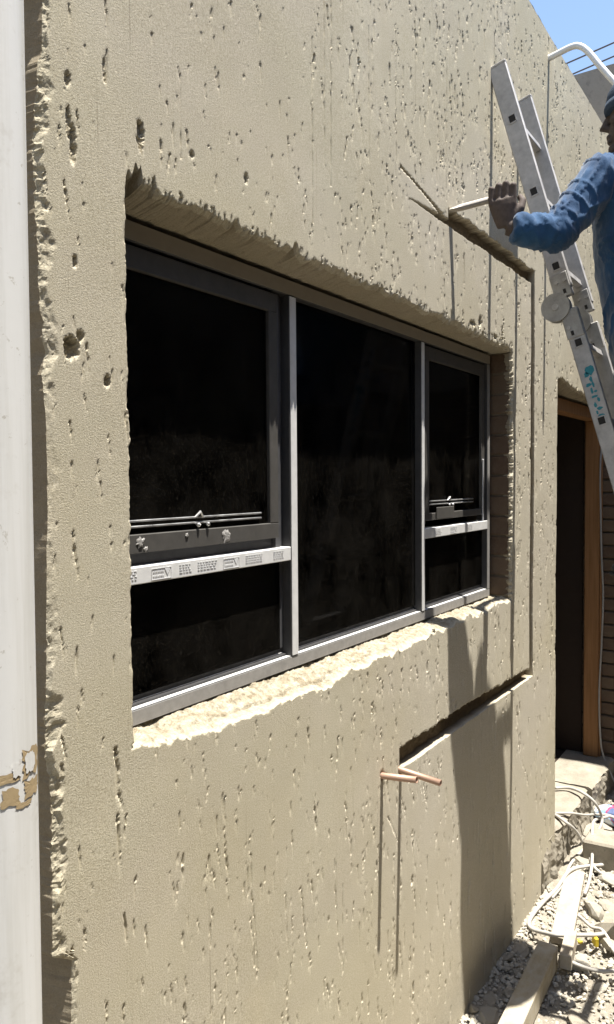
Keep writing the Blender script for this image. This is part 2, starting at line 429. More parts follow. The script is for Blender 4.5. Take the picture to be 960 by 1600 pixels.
# larger gouges, read off the wall
for x, z, w_, l_, d_ in [(1.05,.272,.017,.020,.018),(1.072,.298,.008,.010,.010),(1.142,.213,.008,.010,.010),(1.062,.445,.006,.012,.007),(1.062,.68,.007,.034,.010),(1.052,.72,.005,.03,.007),
    (1.052,.80,.007,.014,.007),(1.15,.86,.005,.022,.006),(1.42,.78,.006,.008,.007),(1.63,.79,.007,.012,.007),(1.25,.76,.010,.03,.011),(1.29,.655,.006,.03,.010),
    (3.05,-.95,.008,.012,.008),(2.378,-1.036,.014,.014,.012),(2.522,-1.06,.016,.014,.012),(2.62,-1.52,.008,.018,.007),(3.33,.70,.018,.022,.011),(3.62,.68,.012,.05,.012),(3.24,.68,.03,.012,.008),(3.52,.665,.02,.012,.010)]:
    i0, i1 = np.searchsorted(xs, [x-w_*2.2, x+w_*2.2]); j0, j1 = np.searchsorted(zs, [z-l_*2.2, z+l_*2.2])
    lx = px[i0:i1, j0:j1]-x; lz = pz[i0:i1, j0:j1]-z
    r = (lx/w_)**2+(lz/l_)**2 + 1.1*fbm(lx*75+x*50, lz*75, 6, 4, .65)
    k = np.clip(1.3-r, 0, 1); h[i0:i1, j0:j1] += d_*np.clip(k*2.4, 0, 1)*(1+.5*fbm(lx*160, lz*160, 16, 2)); raw[i0:i1, j0:j1] = np.maximum(raw[i0:i1, j0:j1], np.clip(k*2, 0, 1)*.35)
# long scored lines (float and trowel scratches): x, z top, z bottom, drift
for x, za, zb_, dr in [(1.62,-1.0,-1.32,.01),(1.63,-1.15,-1.34,.015),(1.78,-1.18,-1.36,.01),(1.86,-1.2,-1.4,.03),(2.05,-1.2,-1.45,.02),(2.1,-1.3,-1.6,.0),(2.02,1.6,.95,.0),(2.06,1.5,.9,-.005),(2.5,1.6,1.0,.0),(2.96,1.75,1.12,-.01),(3.12,1.5,1.15,0),
    (2.66,-1.05,-1.25,.06),(2.72,-1.18,-1.27,.03),(2.42,-1.2,-1.32,.08),(1.38,.95,.75,.0),(1.95,.75,1.3,0),(2.3,1.5,1.05,0),(5.0,2.3,.9,0),(5.55,2.2,1.2,0),(4.85,2.1,1.0,0)]:
    zt_, zl = max(za, zb_), min(za, zb_)
    j0, j1 = np.searchsorted(zs, [zl, zt_]); zz = zs[j0:j1]
    cx = x + dr*(zt_-zz)/(zt_-zl) + .0015*n1(zz, 20, int(x*100))
    for j, c in zip(range(j0, j1), cx):
        i = np.argmin(abs(xs-c)); h[i, j] += .0026*(1+.8*float(vnoise(np.array(zs[j]*40), np.array(x*50), 3)))
# chases cut for conduit
def edge_mask(a, lo, hi): return (a > lo) & (a < hi)
u_hi = 1.098 + .016*n1(xs, 16, 81) + .012*np.abs(n1(xs, 60, 82))
u_lo = np.full_like(xs, 1.026)
taper = np.clip((xs-2.93)/.12, 0, 1)
mid = (u_hi+u_lo)/2
up_ch = edge_mask(gz, u_lo[:,None], (u_lo+(u_hi-u_lo)*np.where(xs < 2.97, np.clip((xs-2.6)/.9, .0, .32), 1))[:,None]) & edge_mask(gx, 2.60, 4.128)
cut_t = 1.122-.075*np.clip((xs-2.53)/.44, 0, 1)
up_ch |= edge_mask(gz, (cut_t-.010*np.clip((xs-2.6)/.3, .35, 1.3))[:,None], (cut_t+.003)[:,None]) & edge_mask(gx, 2.53, 3.0)
v_l = np.full_like(zs, 4.066); v_r = np.full_like(zs, 4.128)
vert = edge_mask(gx, v_l[None,:], v_r[None,:]) & edge_mask(gz, -1.05, 1.05)
l_hi = -.980 + .010*n1(xs, 18, 86) + .006*n1(xs, 70, 87) - .03*np.clip((xs-3.2)/.9, 0, 1)
l_lo = np.full_like(xs, -1.062)
low = edge_mask(gz, l_lo[:,None], l_hi[:,None]) & edge_mask(gx, 2.512, 4.128)
depth = .036 + .007*fbm(gx*45, gz*45, 90, 4, .7)
for msk, k in ((up_ch, 1.15), (vert, .9), (low, 1.25)):
    h = np.where(msk, np.maximum(h, depth*k), h); core = np.where(msk, 1, core)  # core: cut mortar colour, deepened to stand for shade in the chases
# freshly cut dust round the chases, and the paler skim by the doorway
dd = fbm(gx*2.2, gz*2.2, 95, 4)
dust += np.clip(1-np.hypot(np.maximum(0, np.abs(gx-3.6)-.75)/.5, np.maximum(0, np.abs(gz)-1.25)/.35), 0, 1)*(.55+.6*dd)
dust += np.exp(-((gz-1.06)/.12)**2)*np.exp(-((gx-2.75)/.3)**2)*.8
dust += np.clip((gx-2.3)/.3, 0, 1)*np.clip((-1.05-gz)/.05, 0, 1)*np.clip((-gz*.0+1), 0, 1)*.55*np.clip((4.57-gx)/.3, 0, 1)
dust = np.clip(dust, 0, 1)
# broken arrises
def chip(dist, amt, width, seed, f=40):
    nz = .55+.8*fbm(gx*f, gz*f, seed, 3)
    return np.clip(1-dist/(width*np.clip(nz, .15, 2)), 0, 1)*amt
ct = chip(np.abs(gz-ZT), .016, .022, 101)*((gz >= ZT-1e-6) & (gx > XL) & (gx < XR))
cb = chip(np.abs(gz-ZB), .034, .030, 102, 24)*((gz <= ZB+1e-6) & (gx > XL-.01) & (gx < XR+.01))
cl = chip(np.abs(gx-XL), .008, .012, 103)*((gx <= XL+1e-6) & (gz > ZB) & (gz < ZT))
cr = chip(np.abs(gx-XR), .014, .020, 104, 60)*((gx >= XR-1e-6) & (gz > ZB) & (gz < ZT))
cd = chip(np.abs(gz-DT), .015, .02, 105)*((gz >= DT-1e-6) & (gx > DX))
cmod = np.clip(.45+1.3*n1(zs, 3.2, 109, 3), .12, 1.4)[None,:]
cc = chip(gx-X0, .022, .038, 106, 30)*cmod
for c_, rv in ((ct, 25), (cb, 40), (cl, 60), (cr, 60), (cd, 30), (cc, 10)):
    h += c_; raw = np.maximum(raw, np.clip(c_*rv*1.2, 0, .9))
h += np.clip(cb*60, 0, 1)*.010*fbm(gx*60, gz*60, 108, 4, .75)
h += np.clip(cc*60, 0, 1)*.009*fbm(gx*80, gz*80, 107, 4, .75)
nx, nz_ = gx.shape
idx = np.arange(nx*nz_).reshape(nx, nz_)
ci = .5*(xs[:-1]+xs[1:])[:,None]; cj = .5*(zs[:-1]+zs[1:])[None,:]
solid = ~(((ci > XL) & (ci < XR) & (cj > ZB) & (cj < ZT)) | ((ci > DX) & (cj < DT)))
F = np.stack([idx[:-1,:-1], idx[1:,:-1], idx[1:,1:], idx[:-1,1:]], -1)[solid].reshape(-1, 4)
V = np.stack([px, h, pz], -1).reshape(-1, 3)
RAW = raw.ravel(); DUST = dust.ravel(); CORE_SHADE = core.ravel()
extraV, extraF, extraR, extraC = [], [], [], []
def strip(bx, by, bz, fn, rows, rawv, flip=False, cv=0.):
    """a reveal: rows of points running from the broken edge back into the wall"""
    base = len(V)+sum(len(e) for e in extraV); n = len(bx); P = []
    for k in range(rows+1):
        t = k/rows; P.append(np.stack(fn(np.array(bx), np.array(by), np.array(bz), t), -1))
    P = np.stack(P)
    extraV.append(P.reshape(-1, 3)); extraR.append(np.full(P.shape[0]*n, rawv)); extraC.append(np.full(P.shape[0]*n, cv))
    i = np.arange((rows+1)*n).reshape(rows+1, n)+base
    q = np.stack([i[:-1,:-1], i[:-1,1:], i[1:,1:], i[1:,:-1]], -1).reshape(-1, 4)
    extraF.append(q[:, ::-1] if flip else q)
iL, iR, iD = [int(np.argmin(abs(xs-v))) for v in (XL, XR, DX)]
jB, jT, jD = [int(np.argmin(abs(zs-v))) for v in (ZB, ZT, DT)]
def sm(t): return t
r_ = slice(iL, iR+1)
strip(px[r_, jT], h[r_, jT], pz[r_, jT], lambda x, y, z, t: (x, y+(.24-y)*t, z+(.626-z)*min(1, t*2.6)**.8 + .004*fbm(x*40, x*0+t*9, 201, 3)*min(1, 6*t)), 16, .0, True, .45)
strip(px[r_, jB], h[r_, jB], pz[r_, jB], lambda x, y, z, t: (x, y+(.24-y)*t, z+(-.584-z)*min(1, t*3.2)**.55 + (.010*(1-2*np.abs(fbm(x*9, x*0+t*3.5, 202, 4, .6)))+.007*fbm(x*60, x*0+t*18, 212, 3, .7)-.012)*min(1, 8*t)), 40, 1.)
c_ = slice(jB, jT+1)
strip(px[iL, c_], h[iL, c_], pz[iL, c_], lambda x, y, z, t: (x+(1.165-x)*min(1, t*3), y+(.24-y)*t, z), 8, .4)
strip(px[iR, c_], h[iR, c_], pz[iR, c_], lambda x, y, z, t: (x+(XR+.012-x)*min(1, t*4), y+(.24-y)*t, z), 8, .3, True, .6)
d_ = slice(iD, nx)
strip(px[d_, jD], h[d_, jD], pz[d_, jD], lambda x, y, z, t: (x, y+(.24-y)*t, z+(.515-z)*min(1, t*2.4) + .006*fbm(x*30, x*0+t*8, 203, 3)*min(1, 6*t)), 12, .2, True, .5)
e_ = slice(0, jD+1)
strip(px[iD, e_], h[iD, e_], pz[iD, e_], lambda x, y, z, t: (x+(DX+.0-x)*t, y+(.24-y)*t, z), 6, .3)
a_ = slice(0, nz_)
strip(px[0, a_], h[0, a_], pz[0, a_], lambda x, y, z, t: (x+(.97+.0-x)*min(1, t*1.6) + .006*fbm(z*9, z*0+t*3, 204, 4, .7)*min(1, 5*t) + .007*np.clip(.3+1.5*n1(z, 4, 208, 2), .1, 1.3)*fbm(z*55, z*0+t*16, 205, 4, .8)*min(1, 5*t), y+(.34-y)*t, z), 40, .3, True, .6)  # core tint here paints shade onto the corner face
strip(px[:, -1], h[:, -1], pz[:, -1], lambda x, y, z, t: (x, y+(.26-y)*t, z + .008*fbm(x*20, x*0+t*3, 206, 3)), 4, .4, True)
V = np.concatenate([V]+extraV); F = np.concatenate([F]+extraF); RAW = np.concatenate([RAW]+extraR); CORE_SHADE = np.concatenate([CORE_SHADE]+extraC); DUST = np.concatenate([DUST, np.zeros(len(RAW)-len(DUST))])
used = np.zeros(len(V), bool); used[F.ravel()] = True
remap = np.cumsum(used)-1; V = V[used]; RAW = RAW[used]; CORE_SHADE = CORE_SHADE[used]; DUST = DUST[used]; F = remap[F]
Vw = V*S - np.array([3.5*S, 0, -2.4*S*0-0])  # wall mesh is local to the house origin
Vw[:, 2] = (V[:, 2]+GZ)*S
me = npmesh('wall', Vw, F)
for nm, ar in (('raw', RAW), ('dust', DUST), ('core', CORE_SHADE)):
    at = me.attributes.new(nm, 'FLOAT', 'POINT'); at.data.foreach_set('value', ar.astype(np.float32))
hv = V[:,1][F]; steep = (hv.max(1)-hv.min(1)) > .0007; steep[-sum(len(e) for e in extraF):] = True
wall = link('wall', me, M['plaster'], None, True); me.polygons.foreach_set('use_smooth', ~steep); wall.location = (0,0,0); wall.parent = house

# shell behind the front: closes the dark rooms
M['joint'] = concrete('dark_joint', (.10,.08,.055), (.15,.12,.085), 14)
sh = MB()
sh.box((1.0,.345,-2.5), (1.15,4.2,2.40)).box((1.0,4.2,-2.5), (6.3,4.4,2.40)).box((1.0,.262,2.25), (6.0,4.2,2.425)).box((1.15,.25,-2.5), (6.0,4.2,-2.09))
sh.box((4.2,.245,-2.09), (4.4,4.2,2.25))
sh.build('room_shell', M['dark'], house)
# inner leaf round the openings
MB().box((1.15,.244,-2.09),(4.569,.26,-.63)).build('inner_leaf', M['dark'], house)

def brick(a, b, parent, mat='brick', bev=.006):
    c = [(p+q)/2 for p, q in zip(a, b)]
    return MB().box(a, b, bev).build('brick', M[mat], parent, o=c)
# bricks laid bare in the far window reveal
MB().box((XR+.006, .03, ZB+.003), (XR+.1, .236, ZT-.004)).build('mortar_bed', M['joint'], wall)
z = ZB+.004; k = 0
while z < ZT-.02:
    hh = min(.092, ZT-.004-z); off = random.uniform(-.004, .004)
    brick((XR+.001+off, .014+random.uniform(0,.008), z), (XR+.09, .125, z+hh), wall, 'brick', .004)
    z += hh+.009; k += 1
# window --------------------------------------------------------
FY = .10
M['frame'] = alu('charcoal_aluminium', (.055,.054,.055), .5, .2); M['dustytape'] = simple('dusty_grey_tape', (.26,.25,.235), .65, var=.35, scale=45); M['browntape'] = simple('dusty_brown_tape', (.27,.235,.18), .75, var=.15, scale=25)
win_o = MB()
win_o.box((1.17, FY, .567), (3.725, FY+.055, .614), .002)                 # head
win_o.box((1.17, FY, -.584), (3.725, FY+.05, -.546), .002)                # sill: front lip
win_o.box((1.17, FY+.018, -.546), (3.725, FY+.03, -.538), .001).box((1.17, FY+.034, -.546), (3.725, FY+.05, -.520), .002)
win_o.box((1.17, FY, -.546), (1.205, FY+.055, .567), .002).box((3.69, FY, -.546), (3.725, FY+.055, .567), .002)
window = win_o.build('window', M['frame'], house)
window['label'] = 'charcoal aluminium window with protective tape still on its outer faces'
MB().box((1.172, FY-.0022, .5695), (3.723, FY-.0005, .612)).build('tape_strip', M['browntape'], window)
MB().box((1.172, FY-.0022, -.582), (3.723, FY-.0005, -.5475)).build('tape_strip', M['dustytape'], window)
MB().box((1.206, FY+.0015, -.5458), (3.689, FY+.0165, -.5442)).build('tape_strip', M['tape'], window)
MB().box((1.206, FY+.0315, -.5375), (3.689, FY+.0335, -.5360)).build('tape_strip', M['tape'], window)
MB().box((3.692, FY-.0022, -.5445), (3.723, FY-.0005, .566)).build('tape_strip', M['dustytape'], window)
for x0, x1 in ((1.965, 2.003), (2.918, 2.950)):
    MB().box((x0, FY-.002, -.5455), (x1, FY+.053, .5665), .002).build('mullion', M['frame'], window)
    MB().box((x0+.003, FY-.0042, -.543), (x1-.003, FY-.0022, .564)).build('tape_strip', M['tape'], window)
    MB().box((x0-.022, FY+.030, -.5195), (x0-.001, FY+.054, .5660)).build('mullion_rebate', M['aludark'], window)
def transom(x0, x1):
    t = MB().box((x0, FY-.004, -.245), (x1, FY+.05, -.203), .002).build('transom', M['tape'], window)
    t['label'] = 'transom wrapped in white printed protective tape'
    return t
transom(1.206, 1.964); transom(2.951, 3.689)
def printed(fn):
    m_ = MB(); fn(lambda x, z, w_, h_: m_.box((x, FY-.0052, z), (x+w_, FY-.0043, z+h_))); stuff(m_.build('tape_print', M['ink'], window))
def block(x, s=1):
    def fn(bar):
        for r in range(4):
            xx = x
            while xx < x+.075*s:
                l = random.uniform(.005, .012); bar(xx, -.213-.0065*r, l, .0014); xx += l+.004
    printed(fn)
def emblem(x):
    def fn(bar):
        bar(x, -.213, .07, .0010); bar(x, -.240, .07, .0010); bar(x, -.2388, .0012, .0256); bar(x+.0688, -.2388, .0012, .0256)
        for r in range(6): bar(x+.047+.0016*r, -.218-.0027*r, .018-.0032*r, .0024)
        for q in range(7): bar(x+.006+q*.0055, -.222, .0034, .0035); bar(x+.006+q*.0055, -.233, .0034, .0035)
    printed(fn)
for x in (1.53, 1.735): block(x)
emblem(1.635); emblem(1.36); block(1.46, .5); block(1.87, .6); block(1.26, .6)
for x in (3.05, 3.42): block(x, .8)
emblem(3.22)
def sash(x0, x1, rail):
    z0, z1, y = -.172, .560, FY+.006
    b = MB().box((x0, y, z0), (x1, y+.028, z0+rail), .002).box((x0, y, z1-.055), (x1, y+.028, z1), .002)
    b.box((x0, y, z0+rail), (x0+.042, y+.028, z1-.055), .002).box((x1-.042, y, z0+rail), (x1, y+.028, z1-.055), .002)
    return b.build('sash', M['alumid'], window)
M['alumid'] = simple('taped_grey_sash', (.06,.056,.05), .7, var=.4, scale=30)
sash(1.21, 1.914, .046); sash(2.975, 3.672, .03)
MB().box((1.206, FY+.036, -.2025), (1.944, FY+.053, -.172)).build('sash_rebate', M['aludark'], window)
MB().box((1.916, FY+.020, -.2025), (1.942, FY+.036, .5660)).build('sash_rebate', M['aludark'], window)
def stay(x0, x1, z, bx):
    o = MB().tube([(x0, FY+.011, z), (x1, FY+.011, z)], .0028, 6).build('stay_rod', M['steel'], window)
    MB().tube([(x0, FY+.011, z+.014), (x1, FY+.011, z+.014)], .0028, 6).build('stay_rod', M['steel'], window)
    MB().tube([(bx-.014, FY+.011, z+.014), (bx, FY+.006, z+.028), (bx+.014, FY+.011, z+.014)], .004, 6).ball((bx-.01, FY+.004, z-.006), .006, 8, 6).ball((bx+.028, FY+.004, z-.006), .006, 8, 6).build('stay_bracket', M['steel'], window)
stay(1.21, 1.83, -.108, 1.555); stay(2.98, 3.53, -.105, 3.24)
MB().tube([(1.545, FY+.05, -.085), (1.555, FY+.052, -.04), (1.575, FY+.055, .0)], [.006,.008,.007], 6).build('stay_handle', M['aludark'], window)
MB().box((3.08, FY-.001, -.168), (3.27, FY+.004, -.118), .002).build('stay_plate', M['alumid'], window)
MB().box((3.63, FY-.003, -.200), (3.642, FY+.004, .10), .002).build('stay_rod', M['alu'], window)
for (x0, x1, z0, z1, y) in ((1.252, 1.872, -.126, .505, FY+.018), (3.017, 3.63, -.142, .505, FY+.018), (2.003, 2.918, -.521, .567, FY+.026), (1.205, 1.943, -.521, -.245, FY+.026), (2.95, 3.69, -.521, -.245, FY+.026)):
    MB().box((x0, y, z0), (x1, y+.005, z1)).build('glass_pane', M['glass'], window)
# mortar lumps left on the left sash rail
for x, z, r in ((1.335, -.146, .013), (1.66, -.150, .019), (1.352, -.163, .007), (1.50, -.139, .006)):
    n_ = 22; q_ = [r*(1+.45*float(vnoise(np.array(k*.9+x*40), np.array(z*90), 3))) for k in range(n_)]
    ring = [(x+q_[k]*math.cos(2*math.pi*k/n_), FY+.0052, z+.9*q_[k]*math.sin(2*math.pi*k/n_)) for k in range(n_)]
    inn = [(x+.6*(p[0]-x), FY+.0035-.0012*random.random(), z+.6*(p[2]-z)) for p in ring]
    MB().add(ring+inn+[(x, FY+.0025, z)], [(k, (k+1) % n_, n_+(k+1) % n_, n_+k) for k in range(n_)]+[(n_+k, n_+(k+1) % n_, 2*n_) for k in range(n_)]).build('mortar_splash', M['dustytape'], window)

# doorway --------------------------------------------------------
dframe = MB().box((4.575, .075, .425), (5.995, .165, .505), .004).build('door_frame', M['wood'], house)
dframe['label'] = 'raw timber door frame'
MB().box((5.93, .060, -2.078), (5.994, .165, .424), .004).build('post', M['wood'], dframe)
MB().box((5.952, .047, -2.078), (5.975, .059, .40), .003).build('door_stop', M['wood'], dframe)
MB().box((4.572, .10, -2.078), (4.60, .165, .424), .003).build('post', M['wood'], dframe)
def slab(x0, x1, y0, z0, z1, seed, name='threshold_slab'):
    bm = bmesh.new(); bmesh.ops.create_cube(bm, size=1)
    bmesh.ops.subdivide_edges(bm, edges=bm.edges[:], cuts=16, use_grid_fill=True)
    P = np.array([v.co[:] for v in bm.verts])
    x = x0+(P[:,0]+.5)*(x1-x0); y = y0+(P[:,1]+.5)*(.30-y0); zz = z0+(P[:,2]+.5)*(z1-z0)
    ed = (P[:,1] < -.45)*1.
    y = y + ed*(.022*fbm(x*9, zz*9, seed, 3)+.012*fbm(x*40, zz*40, seed+1, 3, .7)); tp = (P[:,2] > .45)*1.
    zz = zz + tp*(.008*fbm(x*7, y*7, seed+2, 3)) - ed*tp*.012; x = x+.01*fbm(y*8, zz*5, seed+3, 3)
    for v, a, b, c in zip(bm.verts, x, y, zz): v.co = (a, b, c)
    t = MB(); t.addbm(bm)
    return t.build(name, M['step'], house, False)
slab(4.3, 4.812, -.008, -2.5, -2.088, 301); slab(4.818, 5.30, -.018, -2.5, -2.084, 311); slab(5.306, 5.99, -.04, -2.5, -2.078, 321)

M['joint_'] = concrete('dark_joint', (.09,.075,.055), (.14,.115,.085), 14)
# ---------------------------------------------------------------- end wall across the yard
ew = empty('end_wall', (6.0, -.5, -2.4)); tag(ew, 'tall grey-brown end wall in shade beyond the doorway, bare brick below', 'wall')
MB().box((6.022, -3.4, -2.5), (6.25, 4.4, 3.0)).build('core', M['joint'], ew)
pl = MB()
gy, gzz = np.linspace(-3.39, .6, 60), np.linspace(.75, 2.995, 30)
pl.v = [(6.0+.006*float(fbm(np.array(a*2), np.array(b*2), 400, 3)), a, b + (.05*float(n1(np.array([a]), 6, 401)[0]) if j == 0 else 0)) for a in gy for j, b in enumerate(gzz)]
pl.f = [(i*30+j, i*30+j+1, (i+1)*30+j+1, (i+1)*30+j) for i in range(59) for j in range(29)]
pl.build('render_coat', M['endwall'], ew, True)
z = -2.45; k = 0
bm_cache = None
while z < .72:
    y = .34 - (k % 2)*.13
    while y > -1.05:
        o = random.uniform(-.004, .005)
        b = brick((6.002+o, y-.25, z), (6.06, y, z+.086), ew)
        y -= .262
    z += .098; k += 1
MB().box((5.985, .19, -2.078), (6.0, 4.19, 2.24)).build('dark_panel', M['dark'], house)  # dark panel added to stand for the unlit depth of the doorway
# unseen wall added behind the camera: darkens the glass, cuts sky light and bounce
yw = tag(MB().box((-6, -2.9, -2.5), (9, -2.6, 2.9), .01).build('unseen_yard_wall', M['yard']), 'unseen plain brown wall added behind the viewpoint to cut sky and bounce light', 'wall')
# recessed return left of the house corner
rw = tag(MB().box((-3, .35, -2.5), (.999, .6, 2.4), .004).build('return_wall', M['mortar']), 'shaded recessed return wall behind the white downpipe', 'wall')

# ================================================================ THINGS
# white downpipe at the left edge
dp = empty('downpipe', (.77, -.16, -2.4)); tag(dp, 'fat white plastic downpipe running up beside the broken wall corner', 'pipe')
PC, PR = (.742, -.158), .070
b = MB(); b.tube([(PC[0]+.004*z, PC[1], z) for z in np.linspace(-2.4, 2.9, 14)], PR, 40); b.build('pipe', M['pvc'], dp, True)
def patch(a0, a1, z0, z1, seed, mat, lift=.0008, pts=9):
    """torn scrap of label lying on the pipe"""
    c = ((a0+a1)/2, (z0+z1)/2); ring = []
    r = random.Random(seed)
    for k in range(pts*3):
        an = 2*math.pi*k/(pts*3); q = r.uniform(.72, 1.08)
        sx, sz = math.cos(an), math.sin(an); mm = max(abs(sx), abs(sz))
        ring.append((c[0]+sx/mm*q*(a1-a0)/2, c[1]+sz/mm*q*(z1-z0)/2))
    f = lambda a, z, l: (PC[0]+.004*z+(PR+l)*math.cos(a), PC[1]+(PR+l)*math.sin(a), z)
    v = [f(c[0], c[1], lift)]
    for s_ in (.5, 1): v += [f(c[0]+(a-c[0])*s_, c[1]+(z-c[1])*s_, lift) for a, z in ring]
    n = len(ring); F_ = [(0, 1+k, 1+(k+1) % n) for k in range(n)] + [(1+k, 1+n+k, 1+n+(k+1) % n, 1+(k+1) % n) for k in range(n)]
    MB().add(v, F_).build('label_scrap', M[mat], dp)
for a0, a1, z0, z1, sd, mt in [(-1.5,-.8,-.462,-.415,1,'tan'),(-2.15,-1.55,-.462,-.445,2,'tan'),(-1.45,-.85,-.495,-.466,3,'tan'),(-2.0,-1.55,-.498,-.468,4,'tan'),(-1.7,-1.2,-.506,-.497,5,'tan'),(-1.42,-1.05,-.455,-.422,6,'pvc'),(-.8,-.5,-.49,-.42,7,'tan'),(-1.75,-1.5,-.455,-.43,8,'pvc')]:
    patch(a0, a1, z0, z1, sd, mt, .0016 if mt == 'pvc' else .0008)

# copper stubs in the wall
def stub(name, a, b, label):
    a, b = Vector(a), Vector(b); d = (b-a).normalized(); s_ = d.orthogonal().normalized(); n = 18
    bm = MB(); q = d.cross(s_); V_ = []
    for (p, r) in ((a-d*.03, .0115), (b, .0115), (b, .0095), (b-d*.05, .0095)):
        V_ += [p+s_*math.cos(2*math.pi*k/n)*r+q*math.sin(2*math.pi*k/n)*r for k in range(n)]
    F_ = [(i*n+k, i*n+(k+1) % n, (i+1)*n+(k+1) % n, (i+1)*n+k) for i in range(3) for k in range(n)]+[tuple(3*n+k for k in range(n))]
    bm.add(V_, F_); return tag(bm.build(name, M['copper'], None, True, o=a), label, 'pipe', 'copper stubs below the window')
stub('copper_pipe', (2.378, 0, -1.038), (2.376, -.135, -1.024), 'shorter, left one of two copper pipe stubs poking from the wall')
stub('copper_pipe', (2.522, 0, -1.063), (2.522, -.159, -1.079), 'right copper pipe stub at the left end of the lower groove')

# bent white pipe near the wall top
bp = MB().tube(smooth_curve([(4.37,.03,2.305),(4.37,-.04,2.32),(4.37,-.12,2.335),(4.37,-.165,2.325),(4.37,-.21,2.28),(4.37,-.27,2.19),(4.37,-.375,2.04)], 6), .0165, 14)
tag(bp.build('bent_pipe', M['white'], None, True, o=(4.37,0,2.3)), 'bent white pipe sticking out near the wall top above the worker', 'pipe')

# ---------------------------------------------------------------- ladder
LX0, LX1 = 3.46, 3.84
lad = empty('folding_ladder', (3.65, -1.23, -2.4)); tag(lad, 'scuffed aluminium folding ladder with round hinges leaning on the wall', 'ladder')
ld = Vector((0, -.0985, -.3415)).normalized(); ln = Vector((0, ld.z, -ld.y))*-1     # along, across (towards the yard)
ln = Vector((0, -.96, .277)).normalized(); lx = Vector((1,0,0))
def lp(z, off=0): 
    p = Vector((0, -.098-.2885*(1.614-z), z)); return p + ln*off
def stile(x, z0, z1, w_):
    a, b_ = lp(z0), lp(z1); c = (a+b_)/2; hl = (b_-a).length/2
    c = Vector((x+.0125, c.y, c.z))
    return MB().obox(c, lx, ln, -ld, (.0125, w_/2, hl), .0035).build('stile', M['ladder'], lad)
for x in (LX0, LX1-.0):
    up_s = stile(x, .83, 1.868, .082); lo_s = stile(x+.001, -2.40, .70, .074)
    # hinge: disc, two arms
    hc = lp(.762, -.048); bmh = MB()
    for xo, r in ((x-.012, .062), (x+.028, .062)):
        n = 28; ring = [(math.cos(2*math.pi*k/n)*r, math.sin(2*math.pi*k/n)*r) for k in range(n)]
        V_ = [(xo-.006, hc.y+a, hc.z+b_) for a, b_ in ring]+[(xo+.006, hc.y+a, hc.z+b_) for a, b_ in ring]
        bmh.add(V_, [tuple(range(n)), tuple(range(2*n-1, n-1, -1))]+[(k, k+n, (k+1) % n+n, (k+1) % n) for k in range(n)])
    hg = bmh.build('hinge', M['hinge'], lad)
    MB().obox(Vector((x+.0125, 0, 0))+lp(.845, -.004), lx, ln, -ld, (.016, .039, .055), .004).build('hinge_arm', M['hinge'], hg)
    MB().obox(Vector((x+.0125, 0, 0))+lp(.675, -.002), lx, ln, -ld, (.016, .038, .065), .004).build('hinge_arm', M['hinge'], hg)
    for kk, c_ in enumerate((hc, lp(.86, .018), lp(.86, -.018), lp(.66, -.02))):
        MB().tube([(x-.0185, c_.y, c_.z), (x-.0235, c_.y, c_.z)] if kk == 0 else [(x-.0095, c_.y, c_.z), (x-.004, c_.y, c_.z)], .014 if kk == 0 else .008, 12).build('bolt', M['ladder'], hg)
    for zc, off in ((.815, .006), (.635, -.012)):
        MB().obox(Vector((x-.0040, 0, 0))+lp(zc, off), lx, ln, -ld, (.0012, .006, .010)).build('slot', M['hole'], hg)  # dark plate painting the shade of a slot
    MB().obox(Vector((x+.0125, 0, 0))+lp(1.872), lx, ln, -ld, (.0135, .042, .005), .002).build('end_cap', M['ladder'], lad)
    MB().obox(Vector((x+.0125, 0, 0))+lp(-2.38), lx, ln, -ld, (.018, .046, .03), .004).build('foot', M['hole'], lad)
rz = 1.614
while rz > -2.3:
    c = lp(rz)
    if True:
        rg = MB().obox((LX0+.5*(LX1-LX0)+.0125, c.y, c.z), lx, ln, -ld, ((LX1-LX0)/2-.0125, .0155, .0155), .003).build('rung', M['ladder'], lad)
        for xf, sg in ((LX0, -1), (LX1+.025, 1)):
            MB().obox((xf+sg*.0008, c.y, c.z), lx, ln, -ld, (.0018, .0135, .0150), .001).build('hollow_end_shade', M['hole'], rg)  # solid dark plate painting the shade inside the hollow rung
            fr = MB()
            for a, b_, ha, hb in ((.017,0,.0025,.0195),(-.017,0,.0025,.0195),(0,.0185,.0145,.0025),(0,-.0185,.0145,.0025)):
                fr.obox(Vector((xf+sg*.001, c.y, c.z))+ln*a-ld*b_, lx, ln, -ld, (.0022, ha, hb))
            fr.build('rung_collar', M['ladder'], rg)
    rz -= .3415
tl = MB(); rr = random.Random(5)                                        # worn teal lettering
for zc, off, sa, sb in [(.462,.010,.016,.017),(.448,-.006,.010,.010),(.425,.006,.006,.012),(.405,-.010,.012,.006),(.402,.008,.005,.010),(.378,-.004,.005,.012),(.372,.010,.006,.004),(.352,.0,.012,.004),(.335,.012,.005,.010),(.318,-.006,.006,.010),(.300,.006,.010,.006),(.285,-.008,.004,.008),(.268,.004,.012,.008)]:
    n = 12; c_ = Vector((LX0+.001-.0012, 0, 0))+lp(zc, off)
    V_ = [c_]+[c_+ln*math.cos(2*math.pi*k/n)*sa*1.35*rr.uniform(.6,1.1)-ld*math.sin(2*math.pi*k/n)*sb*1.35*rr.uniform(.6,1.1) for k in range(n)]
    tl.add(V_, [(0, 1+(k+1) % n, 1+k) for k in range(n)])
tl.build('worn_lettering', M['teal'], lad)

